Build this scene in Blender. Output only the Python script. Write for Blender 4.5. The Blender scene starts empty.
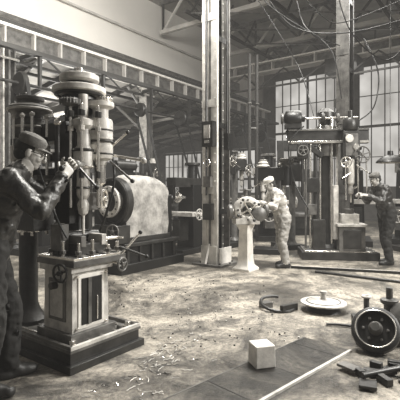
import bpy, bmesh, math, random
from mathutils import Vector, Matrix, Euler, noise
random.seed(7)
sc=bpy.context.scene
ROT=math.radians(54)
U=Vector((math.cos(ROT),math.sin(ROT),0)); V=Vector((-math.sin(ROT),math.cos(ROT),0))

# ---------------- materials ----------------
TINT=(1.0,0.965,0.905)
def mat(name,g,rough=.6,metal=0.0,var=.25,scale=6,bump=.15,detail=6,spec=.5):
    m=bpy.data.materials.new(name); m.use_nodes=True
    nt=m.node_tree; n=nt.nodes; l=nt.links
    b=n['Principled BSDF']
    tc=n.new('ShaderNodeTexCoord')
    nz=n.new('ShaderNodeTexNoise'); nz.inputs['Scale'].default_value=scale; nz.inputs['Detail'].default_value=detail
    nz.inputs['Roughness'].default_value=.65
    l.new(tc.outputs['Object'],nz.inputs['Vector'])
    cr=n.new('ShaderNodeValToRGB')
    cr.color_ramp.elements[0].position=.32; cr.color_ramp.elements[1].position=.68
    lo=g*(1-var); hi=min(1,g*(1+var))
    cr.color_ramp.elements[0].color=(lo*TINT[0],lo*TINT[1],lo*TINT[2],1)
    cr.color_ramp.elements[1].color=(hi*TINT[0],hi*TINT[1],hi*TINT[2],1)
    l.new(nz.outputs['Fac'],cr.inputs['Fac']); l.new(cr.outputs['Color'],b.inputs['Base Color'])
    b.inputs['Roughness'].default_value=rough; b.inputs['Metallic'].default_value=metal
    b.inputs['Specular IOR Level'].default_value=spec
    if bump>0:
        bp=n.new('ShaderNodeBump'); bp.inputs['Strength'].default_value=bump; bp.inputs['Distance'].default_value=.01
        n2=n.new('ShaderNodeTexNoise'); n2.inputs['Scale'].default_value=scale*5; n2.inputs['Detail'].default_value=4
        l.new(tc.outputs['Object'],n2.inputs['Vector']); l.new(n2.outputs['Fac'],bp.inputs['Height'])
        l.new(bp.outputs['Normal'],b.inputs['Normal'])
    return m
M_dark=mat('dark_iron',.022,.38,0,.6,7)
M_blk=mat('black_iron',.007,.42,0,.4,7)
M_mid=mat('grey_iron',.10,.38,.0,.6,6)
M_lt=mat('light_painted_iron',.50,.42,0,.45,7)
M_wht=mat('pale_paint',.80,.6,0,.2,5)
M_col=mat('column_paint',.58,.6,0,.35,3)
M_steel=mat('bright_steel',.80,.22,.85,.2,9,.05)
M_canvas=mat('grimy_sheet',.27,.7,0,.6,4.0,.8)
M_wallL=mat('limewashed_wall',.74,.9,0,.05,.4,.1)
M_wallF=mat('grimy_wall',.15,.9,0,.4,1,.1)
M_ceil=mat('roof_boards',.30,.9,0,.25,1.2,.1)
M_roofdk=mat('sooty_roof',.36,.9,0,.3,1.0,.1)
M_beam=mat('beam_paint',.50,.7,0,.2,2,.1)
M_beamd=mat('beam_dark',.04,.7,0,.3,2,.1)
M_wood=mat('pale_wood',.66,.7,0,.2,12,.2)
M_rubber=mat('rubber',.012,.5,0,.3,10)
M_skin=mat('skin',.42,.5,0,.12,20,.05)
M_hair=mat('hair',.02,.7,0,.3,40,.3)
M_jacket=mat('dark_jacket',.035,.36,0,.6,10,.5)
M_trou=mat('dark_trousers',.016,.85,0,.4,8,.3)
M_cap=mat('grey_cap',.12,.85,0,.3,20,.3)
M_overall=mat('pale_overalls',.34,.85,0,.4,8,.3)
M_shirt=mat('pale_shirt',.50,.85,0,.25,8,.3)
M_white=mat('white_cap',.7,.85,0,.1,8,.2)
M_shoe=mat('boot_leather',.015,.5,0,.3,20)
M_eye=mat('eye_dark',.01,.3,0,.1,20,0)
M_gls=mat('spectacle_frame',.25,.3,.8,.1,20,0)

def floor_mat(name='worn_concrete',k0=1.0):
    m=bpy.data.materials.new(name); m.use_nodes=True
    nt=m.node_tree; n=nt.nodes; l=nt.links; b=n['Principled BSDF']
    tc=n.new('ShaderNodeTexCoord')
    def nz(s,d,r=.6,dist=0):
        x=n.new('ShaderNodeTexNoise'); x.inputs['Scale'].default_value=s; x.inputs['Detail'].default_value=d
        x.inputs['Roughness'].default_value=r; x.inputs['Distortion'].default_value=dist
        l.new(tc.outputs['Object'],x.inputs['Vector']); return x
    a=nz(.6,10,.74,1.0); c=nz(2.6,10,.85,.6); d=nz(26,5,.8)
    def ramp(src,p0,p1,c0,c1):
        r=n.new('ShaderNodeValToRGB'); r.color_ramp.elements[0].position=p0; r.color_ramp.elements[1].position=p1
        r.color_ramp.elements[0].color=(c0*TINT[0],c0*TINT[1],c0*TINT[2],1); r.color_ramp.elements[1].color=(c1*TINT[0],c1*TINT[1],c1*TINT[2],1)
        l.new(src.outputs['Fac'],r.inputs['Fac']); return r
    r1=ramp(a,.42,.58,.12*k0,.50*k0); r2=ramp(c,.43,.55,.22,1.0); r3=ramp(d,.38,.56,.42,1.12)
    def mul(x,y,f=1):
        q=n.new('ShaderNodeMix'); q.data_type='RGBA'; q.blend_type='MULTIPLY'; q.inputs[0].default_value=f
        l.new(x,q.inputs[6]); l.new(y,q.inputs[7]); return q.outputs[2]
    o=mul(mul(r1.outputs['Color'],r2.outputs['Color'],.85),r3.outputs['Color'],.85)
    l.new(o,b.inputs['Base Color'])
    rr=n.new('ShaderNodeMapRange'); rr.inputs[1].default_value=.35; rr.inputs[2].default_value=.65; rr.inputs[3].default_value=.3; rr.inputs[4].default_value=.75
    l.new(a.outputs['Fac'],rr.inputs[0]); l.new(rr.outputs[0],b.inputs['Roughness'])
    bp=n.new('ShaderNodeBump'); bp.inputs['Strength'].default_value=.8; bp.inputs['Distance'].default_value=.03
    l.new(c.outputs['Fac'],bp.inputs['Height']); l.new(bp.outputs['Normal'],b.inputs['Normal'])
    return m
M_floor=floor_mat()
M_dark_concrete=floor_mat('dark_concrete',.28)  # floor material scaled much darker
def glass_mat():
    m=bpy.data.materials.new('bright_overcast_glass'); m.use_nodes=True
    nt=m.node_tree; n=nt.nodes; l=nt.links
    n.remove(n['Principled BSDF'])
    e=n.new('ShaderNodeEmission'); tc=n.new('ShaderNodeTexCoord'); z=n.new('ShaderNodeTexNoise'); z.inputs['Scale'].default_value=.8
    r=n.new('ShaderNodeValToRGB'); r.color_ramp.elements[0].color=(.45,.432,.40,1); r.color_ramp.elements[1].color=(.88,.85,.80,1)
    r.color_ramp.elements[0].position=.3; r.color_ramp.elements[1].position=.7
    l.new(tc.outputs['Object'],z.inputs['Vector']); l.new(z.outputs['Fac'],r.inputs['Fac']); l.new(r.outputs['Color'],e.inputs['Color'])
    e.inputs['Strength'].default_value=1.15
    l.new(e.outputs['Emission'],n['Material Output'].inputs['Surface']); return m
M_glass=glass_mat()

# ---------------- builder ----------------
class B:
    def __init__(s,name):
        s.name=name; s.bm=bmesh.new(); s.mats=[]
    def mi(s,m):
        if m not in s.mats: s.mats.append(m)
        return s.mats.index(m)
    def face(s,vs,i):
        try:
            f=s.bm.faces.new(vs); f.material_index=i; f.smooth=True; return f
        except ValueError: return None
    def box(s,c,sz,m,rot=(0,0,0),taper=1.0):
        i=s.mi(m); R=Euler(rot).to_matrix(); c=Vector(c); vs=[]
        for z in (-.5,.5):
            t=taper if z>0 else 1
            for x,y in((-.5,-.5),(.5,-.5),(.5,.5),(-.5,.5)):
                vs.append(s.bm.verts.new(c+R@Vector((x*sz[0]*t,y*sz[1]*t,z*sz[2]))))
        for f in((3,2,1,0),(4,5,6,7),(0,1,5,4),(1,2,6,5),(2,3,7,6),(3,0,4,7)):
            s.face([vs[k] for k in f],i)
    def beam(s,p0,p1,w,h,m):
        p0=Vector(p0);p1=Vector(p1); d=p1-p0; L=d.length
        q=d.to_track_quat('X','Z').to_matrix(); i=s.mi(m); vs=[]
        for x in(0,L):
            for y,z in((-w/2,-h/2),(w/2,-h/2),(w/2,h/2),(-w/2,h/2)):
                vs.append(s.bm.verts.new(p0+q@Vector((x,y,z))))
        for f in((3,2,1,0),(4,5,6,7),(0,1,5,4),(1,2,6,5),(2,3,7,6),(3,0,4,7)):
            s.face([vs[k] for k in f],i)
    def lathe(s,o,axis,prof,m,seg=20,sx=1,sy=1):
        i=s.mi(m); R=Vector(axis).normalized().to_track_quat('Z','Y').to_matrix(); o=Vector(o)
        rings=[]
        for r,h in prof:
            if r<1e-6: rings.append([s.bm.verts.new(o+R@Vector((0,0,h)))])
            else: rings.append([s.bm.verts.new(o+R@Vector((r*sx*math.cos(2*math.pi*k/seg),r*sy*math.sin(2*math.pi*k/seg),h))) for k in range(seg)])
        for a,b in zip(rings,rings[1:]):
            for k in range(seg):
                k2=(k+1)%seg
                if len(a)==1 and len(b)==1: continue
                if len(a)==1: s.face([a[0],b[k],b[k2]],i)
                elif len(b)==1: s.face([a[k],a[k2],b[0]],i)
                else: s.face([a[k],a[k2],b[k2],b[k]],i)
    def cyl(s,p0,p1,r,m,r1=None,seg=16):
        p0=Vector(p0);p1=Vector(p1);L=(p1-p0).length; r1=r if r1 is None else r1
        s.lathe(p0,p1-p0,[(0,0),(r,0),(r1,L),(0,L)],m,seg)
    def disc(s,c,axis,r,t,m,seg=28):
        b=min(t*.2,r*.1)
        s.lathe(c,axis,[(0,-t/2),(r-b,-t/2),(r,-t/2+b),(r,t/2-b),(r-b,t/2),(0,t/2)],m,seg)
    def torus(s,c,axis,R,r,m,seg=28,ts=8):
        prof=[(R+r*math.cos(2*math.pi*k/ts),r*math.sin(2*math.pi*k/ts)) for k in range(ts+1)]
        s.lathe(c,axis,prof,m,seg)
    def sph(s,c,r,m,seg=12,sc3=(1,1,1),R=None):
        i=s.mi(m); c=Vector(c); n=max(4,seg//2); rings=[]
        R=R or Matrix.Identity(3)
        for a in range(n+1):
            t=math.pi*a/n
            if a in(0,n): rings.append([s.bm.verts.new(c+R@Vector((0,0,r*math.cos(t)*sc3[2])))])
            else: rings.append([s.bm.verts.new(c+R@Vector((r*math.sin(t)*math.cos(2*math.pi*k/seg)*sc3[0],r*math.sin(t)*math.sin(2*math.pi*k/seg)*sc3[1],r*math.cos(t)*sc3[2]))) for k in range(seg)])
        for a,b in zip(rings,rings[1:]):
            for k in range(seg):
                k2=(k+1)%seg
                if len(a)==1: s.face([a[0],b[k],b[k2]],i)
                elif len(b)==1: s.face([a[k],b[0],a[k2]],i)
                else: s.face([a[k],b[k],b[k2],a[k2]],i)
    def capsule(s,p0,p1,r0,r1,m,seg=14):
        p0=Vector(p0);p1=Vector(p1);L=(p1-p0).length
        prof=[(0,-r0)]+[(r0*math.cos(t),r0*math.sin(t)) for t in(-1.2,-.8,-.4)]+[(r0,0),(r1,L)]+[(r1*math.cos(t),L+r1*math.sin(t)) for t in(.4,.8,1.2)]+[(0,L+r1)]
        s.lathe(p0,p1-p0,prof,m,seg)
    def curve(s,ctrl,r,m,n=16,seg=8):
        c=[Vector(p) for p in ctrl]; P=[]
        c=[c[0]]+c+[c[-1]]
        for k in range(1,len(c)-2):
            for j in range(n):
                t=j/n; p0,p1,p2,p3=c[k-1:k+3]
                P.append(.5*((2*p1)+(p2-p0)*t+(2*p0-5*p1+4*p2-p3)*t*t+(3*p1-p0-3*p2+p3)*t**3))
        P.append(c[-2]); i=s.mi(m); rings=[]
        for k,p in enumerate(P):
            d=(P[min(k+1,len(P)-1)]-P[max(k-1,0)])
            if d.length<1e-6: d=Vector((0,0,1))
            R=d.normalized().to_track_quat('Z','Y').to_matrix()
            rings.append([s.bm.verts.new(p+R@Vector((r*math.cos(2*math.pi*q/seg),r*math.sin(2*math.pi*q/seg),0))) for q in range(seg)])
        for a,b in zip(rings,rings[1:]):
            for q in range(seg): s.face([a[q],a[(q+1)%seg],b[(q+1)%seg],b[q]],i)
        s.face(rings[0][::-1],i); s.face(rings[-1],i)
    def bolts(s,c,axis,R,n,r,m,off=0,h=.02):
        A=Vector(axis).normalized(); Q=A.to_track_quat('Z','Y').to_matrix(); c=Vector(c)
        for k in range(n):
            a=2*math.pi*k/n+off; p=c+Q@Vector((R*math.cos(a),R*math.sin(a),0))
            s.cyl(p,p+A*h,r,m,seg=6)
    def wheel(s,c,axis,R,r,m,spokes=5,hub=.03):
        A=Vector(axis).normalized(); Q=A.to_track_quat('Z','Y').to_matrix(); c=Vector(c)
        s.torus(c,A,R,r,m,24,8); s.cyl(c-A*r*1.6,c+A*r*2.2,hub,m,seg=12)
        for k in range(spokes):
            a=2*math.pi*k/spokes+.3; s.cyl(c,c+Q@Vector((R*math.cos(a),R*math.sin(a),0)),r*.8,m,seg=8)
    def gear(s,c,axis,R,t,m,teeth=24):
        A=Vector(axis).normalized(); Q=A.to_track_quat('Z','Y').to_matrix(); c=Vector(c); s.disc(c,A,R*.94,t,m,teeth)
        for k in range(teeth):
            a=2*math.pi*k/teeth; p=c+Q@Vector((R*.97*math.cos(a),R*.97*math.sin(a),0))
            s.cyl(p-A*t/2,p+A*t/2,R*.06,m,seg=6)
    def knob(s,p0,p1,r,m,mk,kr=.025):
        s.cyl(p0,p1,r,m,seg=8); s.sph(p1,kr,mk,10)
    def mesh(s):
        bmesh.ops.recalc_face_normals(s.bm,faces=s.bm.faces)
        me=bpy.data.meshes.new(s.name); s.bm.to_mesh(me); s.bm.free()
        for m in s.mats: me.materials.append(m)
        return me
    def finish(s,loc=(0,0,0),rz=0,bevel=0,parent=None):
        me=s.mesh()
        me.set_sharp_from_angle(angle=math.radians(38))
        o=bpy.data.objects.new(s.name,me); sc.collection.objects.link(o)
        o.location=loc; o.rotation_euler=(0,0,rz)
        if bevel:
            b=o.modifiers.new('bevel','BEVEL'); b.width=bevel; b.segments=2; b.limit_method='ANGLE'; b.angle_limit=math.radians(50)
            b.harden_normals=False
        if parent: o.parent=parent
        return o

# ---------------- people ----------------
def remeshed(b,vox,smooth,name,parent,labels=None,folds=0.0):
    me=b.mesh(); o=bpy.data.objects.new(name,me); sc.collection.objects.link(o)
    r=o.modifiers.new('r','REMESH'); r.mode='VOXEL'; r.voxel_size=vox
    s=o.modifiers.new('s','SMOOTH'); s.iterations=smooth; s.factor=.5
    dg=bpy.context.evaluated_depsgraph_get(); dg.update()
    nm=bpy.data.meshes.new_from_object(o.evaluated_get(dg)); o.modifiers.clear(); o.data=nm
    nm.materials.clear()
    if labels:
        ms=[]
        for L in labels:
            if L[4] not in ms: ms.append(L[4])
        for m in ms: nm.materials.append(m)
        pre=[(a,d-a,max((d-a).length_squared,1e-9),r0,r1-r0,ms.index(m)) for (a,d,r0,r1,m) in labels]
        for p in nm.polygons:
            c=p.center; best=9;bi=0
            for (a,ab,l2,r0,dr,ix) in pre:
                t=max(0,min(1,(c-a).dot(ab)/l2))
                dist=(c-(a+ab*t)).length-(r0+dr*t)
                if dist<best: best=dist; bi=ix
            p.material_index=bi
    if folds:
        for v in nm.vertices:
            c=v.co; n=noise.noise(Vector((c.x*11,c.y*11,c.z*16)))+.5*noise.noise(c*28)
            v.co=c+v.normal*folds*(n-abs(n)*.6)
    for p in nm.polygons: p.use_smooth=True
    o.parent=parent; return o

def hand(name,parent,wrist,fdir,back,side,curl,vox,m):
    X=Vector(fdir).normalized(); Z=Vector(back); Z=(Z-X*Z.dot(X)).normalized(); Y=Z.cross(X)*side
    W=Vector(wrist)
    P=lambda x,y,z: W+X*x+Y*y+Z*z
    b=B(name)
    b.capsule(P(-.03,0,0),P(.02,0,0),.026,.026,m)
    for y in(-.028,-.010,.010,.028): b.capsule(P(.01,y*.6,0),P(.085,y,0),.017,.0135,m,10)
    lens=((.032,(.038,.026,.020)),(.011,(.044,.029,.022)),(-.010,(.041,.027,.021)),(-.030,(.032,.021,.018)))
    for k,(y,ls) in enumerate(lens):
        p=(.088,y,0); a=0
        for j,l in enumerate(ls):
            a+=curl*(.9+.06*k)*(1 if j else .8)
            q=(p[0]+l*math.cos(a),y*(1+.05*j),p[2]-l*math.sin(a))
            b.capsule(P(*p),P(*q),.0098-.0012*j,.0088-.0012*j,m,8); p=q
    p=(.025,.026,-.004)
    for l,dx,dy,dz,r in((.04,.6,.75,-.3,.0135),(.032,.8,.35,-.5,.0115),(.026,.85,.0,-.55,.010)):
        n=Vector((dx,dy,dz)).normalized()*l; q=(p[0]+n.x,p[1]+n.y,p[2]+n.z); b.capsule(P(*p),P(*q),r,r*.88,m,8); p=q
    o=remeshed(b,vox,2,name,parent); o.data.materials.append(m); return o

def person(name,loc,yaw,J,mj,mt,mh='cap',capm=None,vox=.013,build=1.0,glasses=False,bib=None,head_rot=(0,.25,0),hands=True,curl=.75,scale=1.0):
    root=bpy.data.objects.new(name,None); sc.collection.objects.link(root); root.location=loc; root.rotation_euler=(0,0,yaw); root.scale=(scale,)*3
    b=B('body'); Ls=[]
    def cap(a,c,r0,r1,m):
        a=Vector(a);c=Vector(c); b.capsule(a,c,r0*build,r1*build,m,16); Ls.append((a,c,r0*build,r1*build,m))
    pel=Vector(J['pelvis']); ch=Vector(J['chest']); nk=Vector(J['neck']); hd=Vector(J['head'])
    wa=pel.lerp(ch,.45)
    cap(pel+Vector((0,.06,0)),pel+Vector((0,-.06,0)),.125,.125,mt)
    cap(wa+Vector((0,.05,0)),wa+Vector((0,-.05,0)),.118,.118,mj)
    cap(pel,wa,.13,.12,mj if not bib else bib); cap(wa,ch,.12,.13,mj)
    cap(ch+Vector((0,.075,.0)),ch+Vector((0,-.075,.0)),.122,.122,mj)
    sl=Vector(J['shL']); sr=Vector(J['shR'])
    cap(sl,nk,.068,.07,mj); cap(sr,nk,.068,.07,mj); cap(ch,nk,.12,.075,mj)
    cap(ch+Vector((-.02,.09,.02)),sl,.09,.07,mj); cap(ch+Vector((-.02,-.09,.02)),sr,.09,.07,mj)
    b.torus(nk+Vector((.005,0,.035)),(hd-nk),.06,.016,mj,20,8); Ls.append((nk+Vector((0,0,.02)),nk+Vector((0,0,.045)),.075,.07,mj))
    cap(nk,hd-Vector((.01,0,.07)),.056,.052,M_skin)
    for S in'LR':
        s=Vector(J['sh'+S]); e=Vector(J['el'+S]); w=Vector(J['wr'+S])
        cap(s,e,.066,.055,mj); wc=e.lerp(w,.94); cap(e,wc,.056,.042,mj); cap(wc,w,.034,.025,M_skin)
        h=Vector(J['hip'+S]); k=Vector(J['kn'+S]); a=Vector(J['an'+S])
        cap(h,k,.100,.074,mt); cap(k,a+Vector((0,0,.03)),.074,.064,mt)
        f=Vector(J.get('foot'+S,(1,0,0))).normalized()
        g=Vector((a.x,a.y,.045))
        cap(a,g,.05,.045,M_shoe); cap(g-f*.05,g+f*.07,.042,.044,M_shoe); cap(g+f*.07,g+f*.16-Vector((0,0,.008)),.043,.034,M_shoe)
    o=remeshed(b,vox,3,'body',root,Ls,folds=.018)
    for v in o.data.vertices:
        if v.co.z<.006: v.co.z=.006
    R=Euler(head_rot).to_matrix(); b=B('head')
    P=lambda x,y,z: hd+R@Vector((x,y,z))
    def E(c,r,m=M_skin): b.sph(P(*c),1,m,18,r,R)
    E((-.008,0,.03),(.096,.076,.088)); E((.03,0,-.025),(.062,.064,.085)); E((.048,0,-.082),(.036,.036,.028)); E((.005,0,-.05),(.06,.06,.05))
    E((.06,.036,-.03),(.028,.024,.026)); E((.06,-.036,-.03),(.028,.024,.026))
    b.capsule(P(.088,0,.012),P(.108,0,-.028),.009,.015,M_skin,8); b.capsule(P(.082,-.035,.028),P(.082,.035,.028),.012,.012,M_skin,8)
    b.capsule(P(.082,-.018,-.058),P(.082,.018,-.058),.008,.008,M_skin,8); b.capsule(P(.08,-.015,-.072),P(.08,.015,-.072),.008,.008,M_skin,8)
    for s in(1,-1): E((-.005,s*.078,-.012),(.02,.011,.032))
    b.capsule(hd-Vector((.012,0,.05)),nk+Vector((0,0,.01)),.054,.057,M_skin)
    o=remeshed(b,.0055,2,'head',root); o.data.materials.append(M_skin)
    b=B('face_details')
    for s in(1,-1):
        b.sph(P(.087,s*.031,.004),.0115,M_white,10); b.sph(P(.0965,s*.031,.004),.0055,M_eye,8)
        b.capsule(P(.094,s*.018,.026),P(.086,s*.048,.026),.004,.003,M_hair,6)
        if glasses: b.torus(P(.108,s*.032,.004),R@Vector((1,0,0)),.022,.003,M_gls,16,6); b.cyl(P(.106,s*.054,.006),P(.0,s*.082,.006),.0026,M_eye,seg=6)
    if glasses: b.cyl(P(.11,-.012,.006),P(.11,.012,.006),.0025,M_gls,seg=6)
    b.capsule(P(.0915,-.02,-.065),P(.0915,.02,-.065),.0028,.0028,M_eye,6)
    b.finish(parent=root)
    b=B('hair'); b.sph(P(-.02,0,.03),1,M_hair,18,(.094,.081,.088),R); b.sph(P(-.045,0,-.02),1,M_hair,16,(.06,.072,.055),R); b.finish(parent=root)
    if mh=='cap':
        b=B('cap'); ux=R@Vector((.12,0,1))
        b.lathe(P(-.008,0,.055),ux,[(.094,-.012),(.100,.0),(.108,.03),(.104,.05),(.08,.07),(.04,.079),(0,.08)],capm,24,1.02,.92)
        b.lathe(P(-.008,0,.055),ux,[(.094,-.012),(.0,-.01)],capm,24,1.02,.92)
        i=b.mi(capm); top=[]
        for k in range(11):
            a=-1.05+2.1*k/10; ex=.055*math.cos(a*1.3)
            top.append((P(-.008+.093*math.cos(a),.087*math.sin(a),.052),P(-.008+(.093+ex)*math.cos(a),.087*math.sin(a)*1.02,.040)))
        q=[(b.bm.verts.new(x),b.bm.verts.new(y),b.bm.verts.new(x-Vector((0,0,.006))),b.bm.verts.new(y-Vector((0,0,.006)))) for x,y in top]
        for u_,v_ in zip(q,q[1:]):
            b.face([u_[0],u_[1],v_[1],v_[0]],i); b.face([u_[2],v_[2],v_[3],u_[3]],i); b.face([u_[1],u_[3],v_[3],v_[1]],i)
        b.finish(parent=root)
    if hands:
        for S,sd in(('L',-1),('R',1)):
            e=Vector(J['el'+S]); w=Vector(J['wr'+S]); fd=Vector(J.get('hd'+S,w-e)); bk=Vector(J.get('bk'+S,(0,0,1)))
            hand('hand_'+('left' if S=='L' else 'right'),root,w,fd,bk,sd,curl,.0045 if vox<.015 else .006,M_skin)
    return root

J=dict(pelvis=(-.07,0,.95),chest=(.02,0,1.28),neck=(.11,0,1.455),head=(.19,0,1.60),
 shL=(.11,.19,1.42),shR=(.06,-.19,1.41),elL=(.32,.22,1.26),elR=(.25,-.30,1.20),wrL=(.42,.04,1.46),wrR=(.40,-.13,1.425),
 hipL=(-.07,.095,.90),hipR=(-.07,-.095,.90),knL=(.06,.12,.49),knR=(-.03,-.13,.49),anL=(.05,.13,.09),anR=(-.09,-.14,.09),
 footL=(1,.2,0),footR=(1,-.25,0),hdR=(.5,.45,.75),bkR=(.5,-.7,.2),hdL=(.5,-.3,.6),bkL=(.4,.7,.2))
person('machine_operator',(-1.42,2.98,0),math.radians(22),J,M_jacket,M_trou,capm=M_cap,glasses=True,head_rot=(0,.30,-.05),vox=.012,build=1.16,curl=.8,scale=1.045)
J=dict(pelvis=(0,0,.90),chest=(.09,0,1.21),neck=(.17,0,1.37),head=(.245,0,1.50),
 shL=(.15,.18,1.33),shR=(.15,-.18,1.33),elL=(.26,.24,1.10),elR=(.28,-.22,1.10),wrL=(.47,.12,1.17),wrR=(.49,-.08,1.18),
 hipL=(-.01,.095,.86),hipR=(-.01,-.095,.86),knL=(.05,.12,.47),knR=(-.02,-.13,.47),anL=(-.0,.14,.09),anR=(-.12,-.14,.09),
 hdR=(.8,.2,-.1),bkR=(.1,-.5,1),hdL=(.8,-.2,-.1),bkL=(.1,.5,1))
person('machinist',(1.50,7.66,0),math.radians(194),J,M_shirt,M_overall,capm=M_white,head_rot=(0,.4,0),vox=.015,build=1.15,curl=.7)
J=dict(pelvis=(-.02,0,.95),chest=(.07,0,1.29),neck=(.14,0,1.46),head=(.21,0,1.60),
 shL=(.11,.185,1.42),shR=(.11,-.185,1.42),elL=(.22,.25,1.18),elR=(.24,-.24,1.18),wrL=(.42,.12,1.30),wrR=(.45,-.08,1.32),
 hipL=(-.02,.095,.90),hipR=(-.02,-.095,.90),knL=(.06,.12,.49),knR=(-.04,-.13,.49),anL=(.02,.14,.09),anR=(-.14,-.14,.09),
 hdR=(.8,.2,.1),bkR=(.1,-.5,1),hdL=(.8,-.2,.1),bkL=(.1,.5,1))
person('drill_operator',(3.52,7.95,0),math.radians(186),J,M_jacket,M_trou,capm=M_cap,head_rot=(0,.35,0),vox=.015,build=1.22,curl=.7)
person('distant_worker',(-.62,11.2,0),math.radians(20),J,M_jacket,M_trou,capm=M_cap,head_rot=(0,.3,0),vox=.02,build=1.08,curl=.7)

# ---------------- room ----------------
UF=20; VL=10.2; VLL=18; ZC=8.3
b=B('floor'); b.box((5,5,-.05),(32,28,.1),M_floor); b.finish(rz=ROT)
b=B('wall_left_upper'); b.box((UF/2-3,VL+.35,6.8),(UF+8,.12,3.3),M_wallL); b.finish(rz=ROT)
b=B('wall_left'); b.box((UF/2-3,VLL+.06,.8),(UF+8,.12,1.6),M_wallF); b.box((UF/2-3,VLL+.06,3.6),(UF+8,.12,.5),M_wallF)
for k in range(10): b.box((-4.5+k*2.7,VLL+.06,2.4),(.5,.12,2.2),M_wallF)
b.finish(rz=ROT)
wins=[(6.15,9.75,1.5,7.1),(.9,5.5,1.5,7.1),(-4.4,.3,1.5,7.1)]
b=B('wall_far')
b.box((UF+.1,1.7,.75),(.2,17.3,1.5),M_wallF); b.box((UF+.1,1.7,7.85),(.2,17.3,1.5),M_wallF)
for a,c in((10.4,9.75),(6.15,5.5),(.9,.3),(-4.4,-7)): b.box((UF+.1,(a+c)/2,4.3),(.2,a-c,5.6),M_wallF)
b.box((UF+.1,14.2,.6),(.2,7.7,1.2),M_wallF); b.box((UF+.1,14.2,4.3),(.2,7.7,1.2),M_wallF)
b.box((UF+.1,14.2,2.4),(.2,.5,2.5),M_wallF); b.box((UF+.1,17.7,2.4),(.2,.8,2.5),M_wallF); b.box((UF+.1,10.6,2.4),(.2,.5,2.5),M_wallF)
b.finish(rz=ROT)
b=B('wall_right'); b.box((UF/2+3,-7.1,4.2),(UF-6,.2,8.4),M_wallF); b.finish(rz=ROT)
def window_v(name,u,v0,v1,z0,z1,nx,nz):
    b=B(name); b.box((u+.12,(v0+v1)/2,(z0+z1)/2),(.02,v1-v0,z1-z0),M_glass)
    for k in range(nx+1):
        w=.11 if k%4==0 else .04
        b.box((u+.06,v0+(v1-v0)*k/nx,(z0+z1)/2),(.07,w,z1-z0),M_mid)
    for k in range(nz+1):
        w=.12 if k in(0,nz) or k==nz//2 else .035
        b.box((u+.055,(v0+v1)/2,z0+(z1-z0)*k/nz),(.06,v1-v0,w),M_mid)
    b.finish(rz=ROT)
for i,(a,c,z0,z1) in enumerate(wins): window_v('window_%d'%(i+1),UF,a,c,z0,z1,8,4)
window_v('window_4',UF,10.85,13.95,1.2,3.6,8,3)
window_v('window_5',UF,14.45,17.3,1.2,3.6,8,3)
b=B('window_6')
for k in range(9):
    u=-4.25+k*2.7; b.box((u+1.1,VLL+.1,2.5),(2.2,.02,1.9),M_glass)
    for j in range(6): b.box((u+.0+j*.44,VLL+.03,2.5),(.05,.06,1.9),M_mid)
    for j in range(4): b.box((u+1.1,VLL+.03,1.6+j*.62),(2.2,.06,.05),M_mid)
b.finish(rz=ROT)
b=B('ceiling'); b.box((UF/2-3,1.7,ZC+.05),(UF+8,17.6,.1),M_ceil)
for k in range(9): b.box((UF/2-3,9-k*1.9,ZC-.08),(UF+8,.1,.16),M_mid)
b.finish(rz=ROT)
b=B('ceiling_lean_to')
i=b.mi(M_roofdk)
vs=[b.bm.verts.new(p) for p in((-7,VL,5.25),(UF,VL,5.25),(UF,VLL+.1,3.85),(-7,VLL+.1,3.85),(-7,VL,5.33),(UF,VL,5.33),(UF,VLL+.1,3.93),(-7,VLL+.1,3.93))]
for f in((0,1,2,3),(7,6,5,4),(0,4,5,1),(1,5,6,2),(2,6,7,3),(3,7,4,0)): b.face([vs[k] for k in f],i)
for k in range(22):
    u=-5+k*1.2; b.beam((u,VL,5.17),(u,VLL,3.77),.1,.16,M_beamd if k%2 else M_mid)
    if k%3==0: b.beam((u,VL+.2,4.3),(u,VLL,4.0),.08,.1,M_beam); b.beam((u,VL+.2,4.3),(u,VL+3,4.7),.06,.08,M_beam); b.beam((u,VL+3,4.1),(u,VL+5,4.4),.06,.08,M_beam)
for k in range(5):
    v=VL+1.2+k*1.5; z=5.25-(v-VL)*.18; b.beam((-7,v,z-.2),(UF,v,z-.2),.07,.09,M_beamd)
b.finish(rz=ROT)
b=B('crane_runway_girder')
L=UF+6.5; uc=UF/2-3.5
b.box((uc,10,5.45),(L,.34,.07),M_wht); b.box((uc,10.02,5.2),(L,.05,.45),M_mid); b.box((uc,10,4.96),(L,.34,.06),M_wht)
b.box((uc,9.9,5.54),(L,.07,.11),M_beamd)
for k in range(33): b.box((-6.5+k*.8,9.93,5.2),(.05,.15,.43),M_beam)
b.box((uc,9.95,4.62),(L,.1,.07),M_beamd)
for k in range(23):
    u=-6+k*1.1; b.beam((u,9.97,4.62),(u+.55,9.97,4.95),.04,.04,M_beamd); b.beam((u+.55,9.97,4.95),(u+1.1,9.97,4.62),.04,.04,M_beamd)
b.finish(rz=ROT)
b=B('trim_1'); b.box((uc,10.4,5.9),(L,.12,.1),M_mid); b.box((uc,10.38,6.9),(L,.08,.06),M_beam); b.finish(rz=ROT)
def side_post(u,v=10,z=4.93,w=.3):
    b=B('girder_post')
    b.box((0,0,z/2),(.05,w,z),M_mid); b.box((-w/2,0,z/2),(.04,w,z),M_lt); b.box((w/2,0,z/2),(.04,w,z),M_mid)
    b.box((0,0,.04),(.6,.6,.08),M_mid); b.box((0,0,z-.3),(.5,.35,.05),M_lt)
    b.beam((0,0,z-1.0),(.9,0,z-.1),.06,.06,M_mid); b.beam((0,0,z-1.0),(-.9,0,z-.1),.06,.06,M_mid)
    b.beam((0,0,z-1.6),(0,1.6,z-.35),.08,.08,M_mid)
    p=U*u+V*v; b.finish((p.x,p.y,0),ROT)
for u in(.6,5.6,10.6,15.6): side_post(u)
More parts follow.
